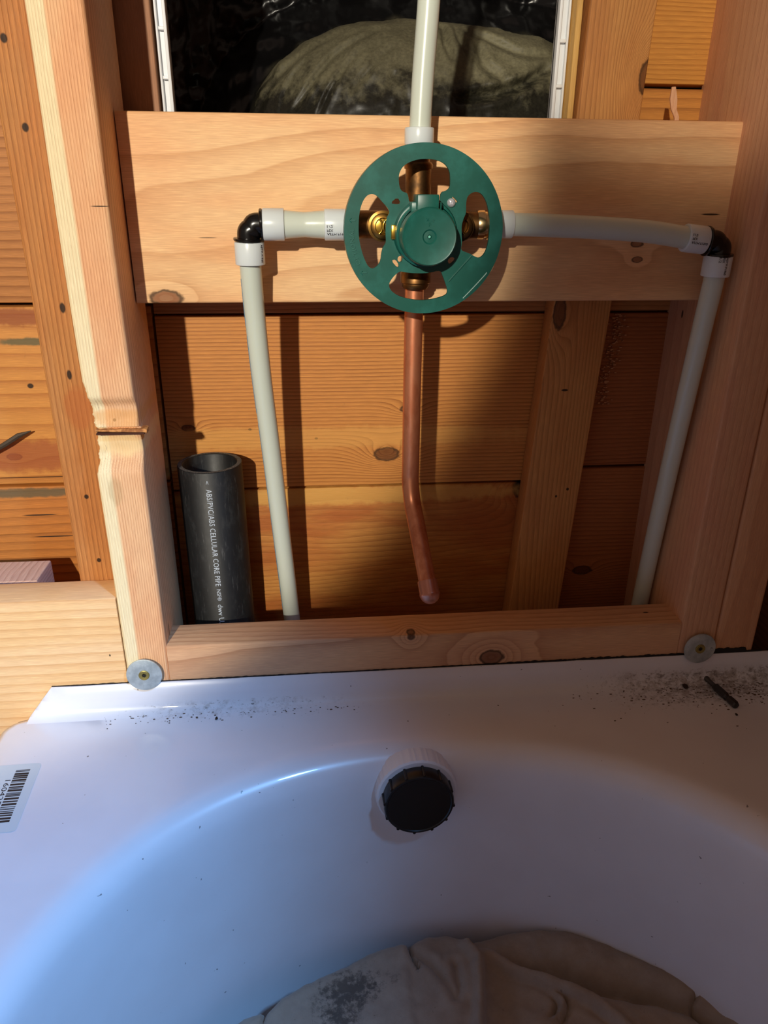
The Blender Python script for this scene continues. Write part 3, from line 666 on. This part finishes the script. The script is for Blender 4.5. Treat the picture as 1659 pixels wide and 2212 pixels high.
# ------------------------------------------------------------------ bathtub
tub = thing('bathtub', (8.6, -30, FLOOR), 'white bathtub with a wide curved basin below the open wall', 'bathtub')
g = N('tub_enamel'); x, y, z = g.pos((0, 0, 0)); p = g.xyz(x, y, z)
nA = g.noise(p, 3.2, 5, .72); nB = g.noise(g.xyz(g.m('MULTIPLY', x, .6), y, z), 9, 4, .65); nC = g.noise(p, .5, 3, .5)
yb = g.m('ADD', y, 0.0)
band = g.m('MULTIPLY', g.sstep(y, -1.25, -.45), g.sstep(z, -13.9, -14.2))
left = g.m('MULTIPLY', band, g.m('MULTIPLY', g.sstep(x, -3.5, 0.5), g.sstep(x, 9.5, 3)))
right = g.m('MULTIPLY', g.m('MULTIPLY', g.sstep(y, -2.6, -.7), g.sstep(z, -13.5, -14.1)), g.sstep(x, 13.5, 19.5))
amt = g.m('ADD', g.m('MULTIPLY', left, .30), g.m('MULTIPLY', right, .46))
spk = g.m('MULTIPLY', g.sstep(g.m('ADD', nB, g.m('MULTIPLY', amt, .42)), .70, .80), g.sstep(amt, .02, .12))
smear = g.m('MULTIPLY', g.sstep(g.m('ADD', nA, g.m('MULTIPLY', amt, .5)), .60, .85), amt)
base = g.mix(g.m('MULTIPLY', g.sstep(nC, .3, .7), .5), lin((229, 228, 232)), lin((222, 219, 222)))
base = g.mix(g.m('MULTIPLY', smear, 1.25, clamp=True), base, lin((120, 100, 76)))
base = g.mix(g.m('MULTIPLY', spk, .55), base, lin((84, 68, 54)))
sp2 = g.noise(p, 5.5, 1, .3); base = g.mix(g.m('MULTIPLY', g.sstep(sp2, .80, .83), .7), base, lin((60, 52, 50)))
g.put(g.b.inputs['Base Color'], base); g.put(g.b.inputs['Roughness'], g.m('MULTIPLY_ADD', amt, .4, .3))
g.put(g.b.inputs['Coat Weight'], .3); g.put(g.b.inputs['Coat Roughness'], .03)
TUB = g.mat
CX_, CY_ = 9.0, -14.9; AX, BY, NN = 12.95, 12.75, 2.2
def inner(a):
    c, s = math.cos(a), math.sin(a); k = (abs(c/AX)**NN+abs(s/BY)**NN)**(-1/NN)
    return Vector((CX_+c*k, CY_+s*k))
def outer(a):
    c, s = math.cos(a), math.sin(a); k = 1e9
    x0, x1, y0, y1 = -6.0, 23.6, -42, -.0
    if c > 1e-6: k = min(k, (x1-CX_)/c)
    if c < -1e-6: k = min(k, (x0-CX_)/c)
    if s > 1e-6: k = min(k, (y1-CY_)/s)
    if s < -1e-6: k = min(k, (y0-CY_)/s)
    p = Vector((CX_+c*k, CY_+s*k)); rc = .9      # rounded back-left corner
    if p.x < x0+rc and p.y > y1-rc:
        q = Vector((x0+rc, y1-rc)); d = p-q; p = q+d*(rc/max(d.length, rc))
    return p
angs = sorted([2*math.pi*i/240 for i in range(240)]+[math.atan2(-CY_, 23.6-CX_), math.atan2(-CY_, -6-CX_), math.atan2(-CY_-.45, -6-CX_), math.atan2(-CY_-.2, -6-CX_+.2)])
prof = [(0.0, 0, 0), (.12, 0, 0), (.3, 0, -.008), (.45, 0, -.03), (.6, 0, -.075), (.78, 0, -.16), (.98, 0, -.32), (1.15, 0, -.55), (1.24, 0, -.9), (1.3, 0, -1.35), (1.38, 0, -2.4), (1.5, 0, -5), (1.75, 0, -8.5), (2.2, 0, -11.2), (3.0, 0, -12.8), (4.5, 0, -13.7), (6, 0, -14.0), (9, 0, -14.1)]
bm = bmesh.new(); rings = []
def tubring(fn): rings.append([bm.verts.new(fn(a)) for a in angs])
DK = -14.4
def outp(a, off, z):
    p = outer(a); return Vector((p.x, p.y, z))
tubring(lambda a: (lambda p: Vector((p.x+(-.12 if p.x < 0 else 0), p.y, FLOOR+.2)))(outer(a)))
tubring(lambda a: outp(a, 0, DK-.5))
tubring(lambda a: (lambda p, c: Vector((p.x+(c.x-p.x)*.004, p.y+(c.y-p.y)*.004, DK-.15)))(outer(a), Vector((CX_, CY_))))
tubring(lambda a: (lambda p, c: Vector((p.x+(c.x-p.x)*.018, p.y+(c.y-p.y)*.018, DK-.02)))(outer(a), Vector((CX_, CY_))))
for t_ in (.06, .3, .6, .85):
    tubring(lambda a, t_=t_: (lambda p, q: Vector((p.x+(q.x-p.x)*t_, p.y+(q.y-p.y)*t_, DK)))(outer(a), inner(a)))
for d_, _, dz in prof:
    def fn(a, d_=d_, dz=dz):
        q = inner(a); c = Vector((CX_, CY_)); v = c-q; return Vector((q.x+v.x/v.length*d_, q.y+v.y/v.length*d_, DK+dz))
    tubring(fn)
for i in range(len(rings)-1):
    for k in range(len(angs)):
        k2 = (k+1) % len(angs); bm.faces.new((rings[i][k], rings[i][k2], rings[i+1][k2], rings[i+1][k]))
bm.faces.new(rings[-1])
link('tub_shell', bm, TUB, tub, org=(0, 0, 0), sharp=60)
# tiling flange standing up at the wall, cut at 45 degrees at the open side
bm = bmesh.new()
sec = [(-.02, 1.18), (-.06, 1.2), (-.11, 1.18), (-.13, .6), (-.16, .3), (-.24, .12), (-.38, .02), (-.55, -.0)]
xs = [-5.12, -4.9, -4.6, -4.25, -4.2]+[-3.5+i*.9 for i in range(30)]+[22.7, 23.1, 23.5]
rws = []
for X_ in xs:
    hmax = 1.2 if X_ >= -4.2 else max(.02, 1.2*(X_+5.13)/.93)
    dz = .0+.02*nz(X_*.8, 3)
    rws.append([bm.verts.new((X_, yy, DK+min(zz, hmax)+(dz if zz > 1 else 0))) for yy, zz in sec]+[bm.verts.new((X_, -.01, DK-.1))])
for i in range(len(rws)-1):
    for k in range(len(sec)): bm.faces.new((rws[i][k], rws[i][k+1], rws[i+1][k+1], rws[i+1][k])) if k < len(sec)-1 else None
link('tile_flange', bm, TUB, tub, org=(0, 0, 0), sharp=80)
bm = bmesh.new(); rws = []
for i in range(28):
    Y_ = .0-i*.8
    rws.append([bm.verts.new((23.6-a_*1.0, Y_, DK+b_)) for a_, b_ in [(.02, 1.2), (.06, 1.22), (.11, 1.2), (.14, .6), (.2, .25), (.35, .05), (.6, 0)]])
for i in range(len(rws)-1):
    for k in range(6): bm.faces.new((rws[i][k], rws[i][k+1], rws[i+1][k+1], rws[i+1][k]))
link('tile_flange', bm, TUB, tub, org=(0, 0, 0), sharp=80)
# ragged dark strip along the flange top
bm = bmesh.new(); X_ = -4.2; prev = None
while X_ < 22.9:
    k = .35+.65*min(1, max(0, (X_-9)/8)); hh = (.035+.10*abs(nz(X_*3.1, 7))+.04*abs(nz(X_*11, 2)))*k
    if 20.9 < X_ < 22.2: hh += .13
    cur = [bm.verts.new((X_, -.005, -13.22)), bm.verts.new((X_, -.07, -13.22)), bm.verts.new((X_, -.05, -13.2+hh)), bm.verts.new((X_, -.005, -13.2+hh))]
    if prev:
        for q in range(4): bm.faces.new((prev[q], prev[(q+1) % 4], cur[(q+1) % 4], cur[q]))
    prev = cur; X_ += .06
link('ragged_strip', bm, plain('strip_black', (24, 20, 18), .8), tub, smooth=False)
# barcode sticker on the deck
bm = bmesh.new(); stx = Vector((-3.92, -2.65, DK+.006)); du = Vector((.05, -1, 0)).normalized(); dw = Vector((-1, -.02, 0)).normalized()
def sp_(a, b, h_=0): v = stx+du*a+dw*b; return Vector((v.x, v.y, v.z+h_))
def flat(bm, P_, h0, h1):
    A = [bm.verts.new(sp_(a, b, h0)) for a, b in P_]; B = [bm.verts.new(sp_(a, b, h1)) for a, b in P_]
    bm.faces.new(A); bm.faces.new(B)
    for i in range(len(P_)): j = (i+1) % len(P_); bm.faces.new((A[i], A[j], B[j], B[i]))
flat(bm, chaikin([(0, 0), (2.95, 0), (2.95, 1.9), (0, 1.9)], 0) if False else [(.0, .12), (.04, .03), (.12, 0), (2.85, 0), (2.93, .03), (2.97, .12), (2.97, 1.8), (.0, 1.8)], 0, .006)
stk = link('barcode_sticker', bm, plain('sticker', (206, 214, 216), .45), tub, smooth=False)
bm = bmesh.new(); u_ = .28; rnd = random.Random(3)
while u_ < 2.6:
    w_ = rnd.choice([.018, .03, .04, .06, .085]); flat(bm, [(u_, .3), (u_+w_, .3), (u_+w_, .75), (u_, .75)], .007, .009); u_ += w_+rnd.choice([.016, .022, .035, .05])
def fmb(a, b, w_): return sp_(.72+a, .96-b, .009+w_)
text_bm(bm, '16042549', .17, fmb, width=1.5, ext=.001)
link('barcode_print', bm, plain('label_ink', (24, 26, 34), .6), stk, smooth=False)
# overflow fitting
ov = thing('overflow_fitting', (8.87, -3.4, -16.6), 'round overflow fitting, white ribbed ring with black screw cap', 'overflow fitting')
nv = Vector((.03, -1, .04)).normalized(); oc = Vector((8.68, -3.58, -15.75))
bm = bmesh.new()
lathe(bm, oc, nv, [(-.45, 1.1), (-.45, 1.42), (.02, 1.42), (.2, 1.40), (.25, 1.34), (.25, 1.12), (-.1, 1.12)], 168, mod=lambda a, q, r_: 1+(.012 if math.sin(a*42) > 0 else 0)*(1 if r_ > 1.38 else 0))
link('ribbed_ring', bm, plain('white_plastic', (226, 226, 230), .4), ov, sharp=30)
bm = bmesh.new()
def capmod(a, q, r_): return 1
lathe(bm, oc, nv, [(-.3, 1.1), (.12, 1.15), (.18, 1.19), (.72, 1.2), (.77, 1.17), (.78, 1.11), (.75, 1.08), (.75, 0)], 96)
s_, t_ = frame(nv)
for k in range(12):
    a = 2*math.pi*(k+.25)/12; e = s_*math.cos(a)+t_*math.sin(a)
    tube(bm, [oc+nv*.2+e*1.19, oc+nv*.76+e*1.19], .055, 8)
link('screw_cap', bm, plain('black_cap', (13, 13, 14), .35), ov, sharp=40)

# ------------------------------------------------------------------ washers with screws
def washer(c, rot, label):
    t = thing('fender_washer', c, label, 'washer', 'washers clamping the tub flange'); c = Vector(c)
    bm = bmesh.new(); d = Vector((0, -1, .06)).normalized()
    lathe(bm, c, d, [(0, .12), (0, .62), (.02, .635), (.05, .63), (.06, .60), (.06, .12)], 64)
    link('washer_disc', bm, speckled('zinc', (196, 206, 206), (166, 176, 178), 2.5, .35, .65, .42, .55, bump=.05), t, sharp=40)
    bm = bmesh.new(); lathe(bm, c, d, [(.0, .1), (.06, .19), (.09, .19), (.10, .17), (.085, .1), (.085, .075), (.03, .06), (.03, 0)], 36)
    s = link('screw_head', bm, plain('yellow_zinc', (156, 142, 82), .45, .8), t, sharp=30)
    bm = bmesh.new(); s_, t_ = frame(d)
    for k in range(6):
        a = math.pi*k/3+rot; e = s_*math.cos(a)+t_*math.sin(a); tube(bm, [c+d*.09, c+d*.09+e*.075], .016, 5)
    link('screw_recess', bm, plain('recess', (30, 26, 18), .8), s)
    return t, c, d
washer((-.85, -.15, -12.78), .2, 'bright grey round washer at the foot of the gouged left stud')
t, c, d = washer((20.2, -.15, -12.85), .5, 'shaded grey round washer at the foot of the right stud')
bm = bmesh.new()
def fw(a_, b_, w_):
    an = math.radians(-32)+a_/.45; rr = .42+b_; return c+d*(.062+w_)+Vector((math.cos(an)*rr, 0, math.sin(an)*rr))
text_bm(bm, '115', .09, fw, width=.3, ext=.002)
link('stamped_mark', bm, plain('stamp', (120, 122, 120), .6), t, smooth=False)

# ------------------------------------------------------------------ drop cloth
OUT = [(-1.5, -11.5), (0.5, -8.6), (2.2, -6.95), (2.6, -6.67), (3.19, -6.56), (3.35, -6.63), (3.88, -6.13), (5.34, -5.41), (7.24, -4.75), (8.26, -4.65), (8.36, -4.86), (8.7, -4.5), (9.21, -4.32), (9.82, -4.33), (10.28, -4.51), (10.45, -4.75), (11.01, -4.51), (12.15, -4.39), (13.12, -4.47), (14.53, -4.73), (15.6, -5.2), (16.85, -6.1), (18.3, -7.2), (19.15, -8.3), (19.6, -9.5), (19.8, -11.5)]
def yout(x_):
    for i in range(len(OUT)-1):
        if OUT[i][0] <= x_ <= OUT[i+1][0]:
            t = (x_-OUT[i][0])/(OUT[i+1][0]-OUT[i][0]); return OUT[i][1]+(OUT[i+1][1]-OUT[i][1])*t
    return -12
FR1 = [(10.45, -4.6), (10.57, -5.19), (10.83, -5.64), (10.63, -6.8), (10.4, -7.87), (10.2, -10)]
FR2 = [(10.5, -4.95), (11.78, -5.85), (12.68, -6.42), (13.35, -6.88), (14.4, -7.49), (14.93, -8.17), (15.19, -8.62), (15.6, -10)]
FV3 = [(11.2, -5.3), (12.32, -5.95), (13.64, -6.33), (14.72, -6.93), (15.49, -7.05), (16.8, -7.49), (17.73, -7.96), (18.3, -8.6)]
FSW = [(13.05, -7.0), (13.3, -7.25), (13.32, -7.5), (13.12, -7.78), (12.7, -8.05)]
FV5 = [(18.08, -7.49), (17.78, -7.74), (17.76, -8.12), (18.15, -8.47)]
FV6 = [(8.5, -5.12), (9.13, -5.61), (9.66, -6.6), (9.72, -6.89), (9.93, -6.63), (9.94, -5.69)]
FV1 = [(8.35, -4.7), (8.47, -5.37), (8.66, -5.69)]; FL0 = [(3.3, -6.4), (3.2, -7.2), (2.9, -8.0)]
def gs(d, w): return math.exp(-(d/w)**2)
def sst(t): t = max(0, min(1, t)); return t*t*(3-2*t)
def clothz(x_, y_):
    z = -21.95+.13*nz(x_*.6, y_*.6, 1)+.09*nz(x_*1.7, y_*1.7, 3)-.10*abs(nz(x_*1.1+.8*y_, y_*1.0-.5*x_, 8))+.012*nz(x_*6, y_*6, 3)
    d, s, t = seg_dist(x_, y_, FR1)          # vertical fold: crest on the left, drop on its right
    z += .38*gs(d, .24)*sst(t*7) if d < 1.2 else 0
    if s > 0 and d < 2.2: z -= .34*sst(d/.18)*sst((2.2-d)/1.4)
    d, s, t = seg_dist(x_, y_, FR2)
    if d < 2: z += .5*gs(d, .2)*sst(t*7)+.10*gs(d-.5, .2)*sst(t*4)
    d3, s3, t3 = seg_dist(x_, y_, FV3)
    if d3 < 2: z -= .55*gs(d3, .28)*sst(t3*3)     # valley below the rolled hem
    if x_ > 10.6:                                 # hem roll between the outline and the valley
        e = yout(x_)-y_
        z += .22*gs(e-.75, .55)*sst((x_-10.6)/.8)
    d, s, t = seg_dist(x_, y_, FSW)
    if d < 1: z += (.22*gs(d, .08)-.22*gs(d-.16, .09))*math.sin(math.pi*min(max(t, .02), .98))**.7
    d, s, t = seg_dist(x_, y_, FV5)
    if d < 1: z -= .30*gs(d, .07)
    d, s, t = seg_dist(x_, y_, FV6)
    if d < 1: z -= .13*gs(d, .13)-.10*gs(d-.32, .2)
    d, s, t = seg_dist(x_, y_, FV1)
    if d < 1: z -= .35*gs(d, .06)
    d, s, t = seg_dist(x_, y_, FL0)
    if d < 1: z -= .25*gs(d, .08)
    if x_ < 8.4: z += .12*sst((8.4-x_)/.3)*gs((8.4-x_)-.4, .8)-.05*(8.4-x_)*.2
    return z
bm = bmesh.new(); cols = []
NXc, NYc = 300, 110
for i in range(NXc+1):
    x_ = -.6+20.3*i/NXc; yo = yout(x_)+.04*nz(x_*4, 1); col = []
    for zz, off in ((-25.5, .35), (-24, .2), (-23.2, .08)):
        col.append(bm.verts.new((x_, yo-.5+off, zz)))
    for j in range(NYc+1):
        e = 9.0*(j/NYc)**1.5; y_ = yo-e
        rnd_ = .55*(1-math.sqrt(max(0, 1-max(0, 1-e/.42)**2)))
        col.append(bm.verts.new((x_, y_-0, clothz(x_, y_)-rnd_)))
    cols.append(col)
for i in range(NXc):
    for j in range(len(cols[0])-1): bm.faces.new((cols[i][j], cols[i+1][j], cols[i+1][j+1], cols[i][j+1]))
g = N('canvas_cloth'); x, y, z = g.pos((0, 0, 0)); p = g.xyz(x, y, z)
nA = g.noise(p, 1.6, 6, .75); nB = g.noise(p, 4.5, 4, .7); nC = g.noise(p, .35, 2, .5); nw = g.noise(p, 60, 2, .5)
c = g.mix(nA, lin((174, 158, 142)), lin((132, 115, 100)))
def blob(cx, cy, rx, ry):
    dx = g.m('DIVIDE', g.m('SUBTRACT', x, cx-9.0), rx); dy = g.m('DIVIDE', g.m('SUBTRACT', y, cy+9.0), ry)
    return g.m('EXPONENT', g.m('MULTIPLY', g.m('ADD', g.m('MULTIPLY', dx, dx), g.m('MULTIPLY', dy, dy)), -1))
b1 = g.m('ADD', blob(6.2, -6.1, 1.5, .75), g.m('MULTIPLY', blob(5.7, -7.4, .9, .7), .9))
m1 = g.m('MULTIPLY', g.sstep(g.m('MULTIPLY_ADD', b1, .22, g.m('MULTIPLY_ADD', nA, .5, g.m('MULTIPLY', nB, .5))), .60, .74), g.sstep(b1, .1, .6))
c = g.mix(g.m('MULTIPLY', m1, .75), c, lin((60, 55, 52)))
c = g.mix(g.m('MULTIPLY', g.sstep(nB, .66, .74), .55), c, lin((82, 62, 46)))
c = g.mix(g.m('MULTIPLY', g.sstep(nC, .5, .8), .5), c, lin((160, 136, 116)))
g.put(g.b.inputs['Base Color'], c); g.put(g.b.inputs['Roughness'], .9); g.put(g.b.inputs['Specular IOR Level'], .1)
g.put(g.b.inputs['Sheen Weight'], .2)
g.bump(g.m('ADD', g.m('MULTIPLY', nw, .5), nB), .4, .03)
cl = link('drop_cloth', bm, g.mat, org=(9, -9, -25.5), sharp=180)
sol = cl.modifiers.new('thickness', 'SOLIDIFY'); sol.thickness = .05*IN; sol.offset = -1
tag(cl, 'crumpled stained canvas drop cloth heaped in the tub', 'drop cloth')

# ------------------------------------------------------------------ driver bit and crumbs on the tub deck
a, b = Vector((20.68, .02, DK+.13)), Vector((21.0, -1.98, DK+.15)); d = (b-a).normalized(); Lb = (b-a).length
bt = thing('driver_bit', (a+b)/2, 'dark steel screwdriver bit lying on the tub corner', 'driver bit')
bm = bmesh.new(); lathe(bm, a, d, [(0, 0), (.0, .07), (.04, .11), (.3, .115), (.36, .09), (.7, .09), (.76, .1)], 24); link('bit_tip', bm, plain('steel_tip', (92, 88, 86), .4, .8), bt, sharp=40)
bm = bmesh.new(); lathe(bm, a+d*.74, d, [(0, .1), (.04, .145), (.68, .145), (.72, .105), (.80, .105), (.84, .145), (1.2, .15), (1.27, .12), (1.28, 0)], 6); link('hex_shank', bm, plain('dark_steel', (66, 62, 62), .38, .7), bt, smooth=False)
dirt = plain('dirt', (52, 36, 26), .9)
def crumb(px, py, s, label, group=None):
    bm = bmesh.new(); bmesh.ops.create_icosphere(bm, subdivisions=2, radius=1)
    for v in bm.verts:
        k = 1+.35*nz(v.co.x*1.7+px, v.co.y*1.7, v.co.z*1.7); v.co = Vector((px+v.co.x*s*k, py+v.co.y*s*1.5*k, DK+s*.6+v.co.z*s*.7*k))
    tag(link('dirt_crumb', bm, dirt), label, 'crumb', group)
crumb(19.71, -.52, .1, 'largest round dark crumb left of the driver bit')
crumb(22.05, .0-.12, .1, 'oblong dark crumb right of the driver bit by the corner')
crumb(20.83, -2.3, .045, 'tiny dark crumb just below the thick end of the driver bit')
crumb(1.67, -.85, .05, 'small grey crumb alone on the left tub deck')
bm = bmesh.new(); rn = random.Random(11)
for k in range(330):
    xx = 23.2-abs(rn.gauss(0, 3.4)); yy = -.45-abs(rn.gauss(0, .75))
    if rn.random() < .25: xx = rn.uniform(-2.5, 7); yy = -.4-abs(rn.gauss(0, .3))
    if xx < -3: continue
    s = rn.uniform(.008, .03)*(1.6 if rn.random() < .06 else 1)
    v0 = len(bm.verts); r_ = bmesh.ops.create_icosphere(bm, subdivisions=1, radius=s)
    q = rn.uniform(1, 2.4)
    for v in r_['verts']: v.co = Vector((xx+v.co.x*q, yy+v.co.y, DK+.006+v.co.z*.6))
tag(link('debris', bm, plain('debris_brown', (96, 76, 58), .9), smooth=False), 'scattered brown dirt and wood dust along the tub edge', 'dirt', kind='stuff')
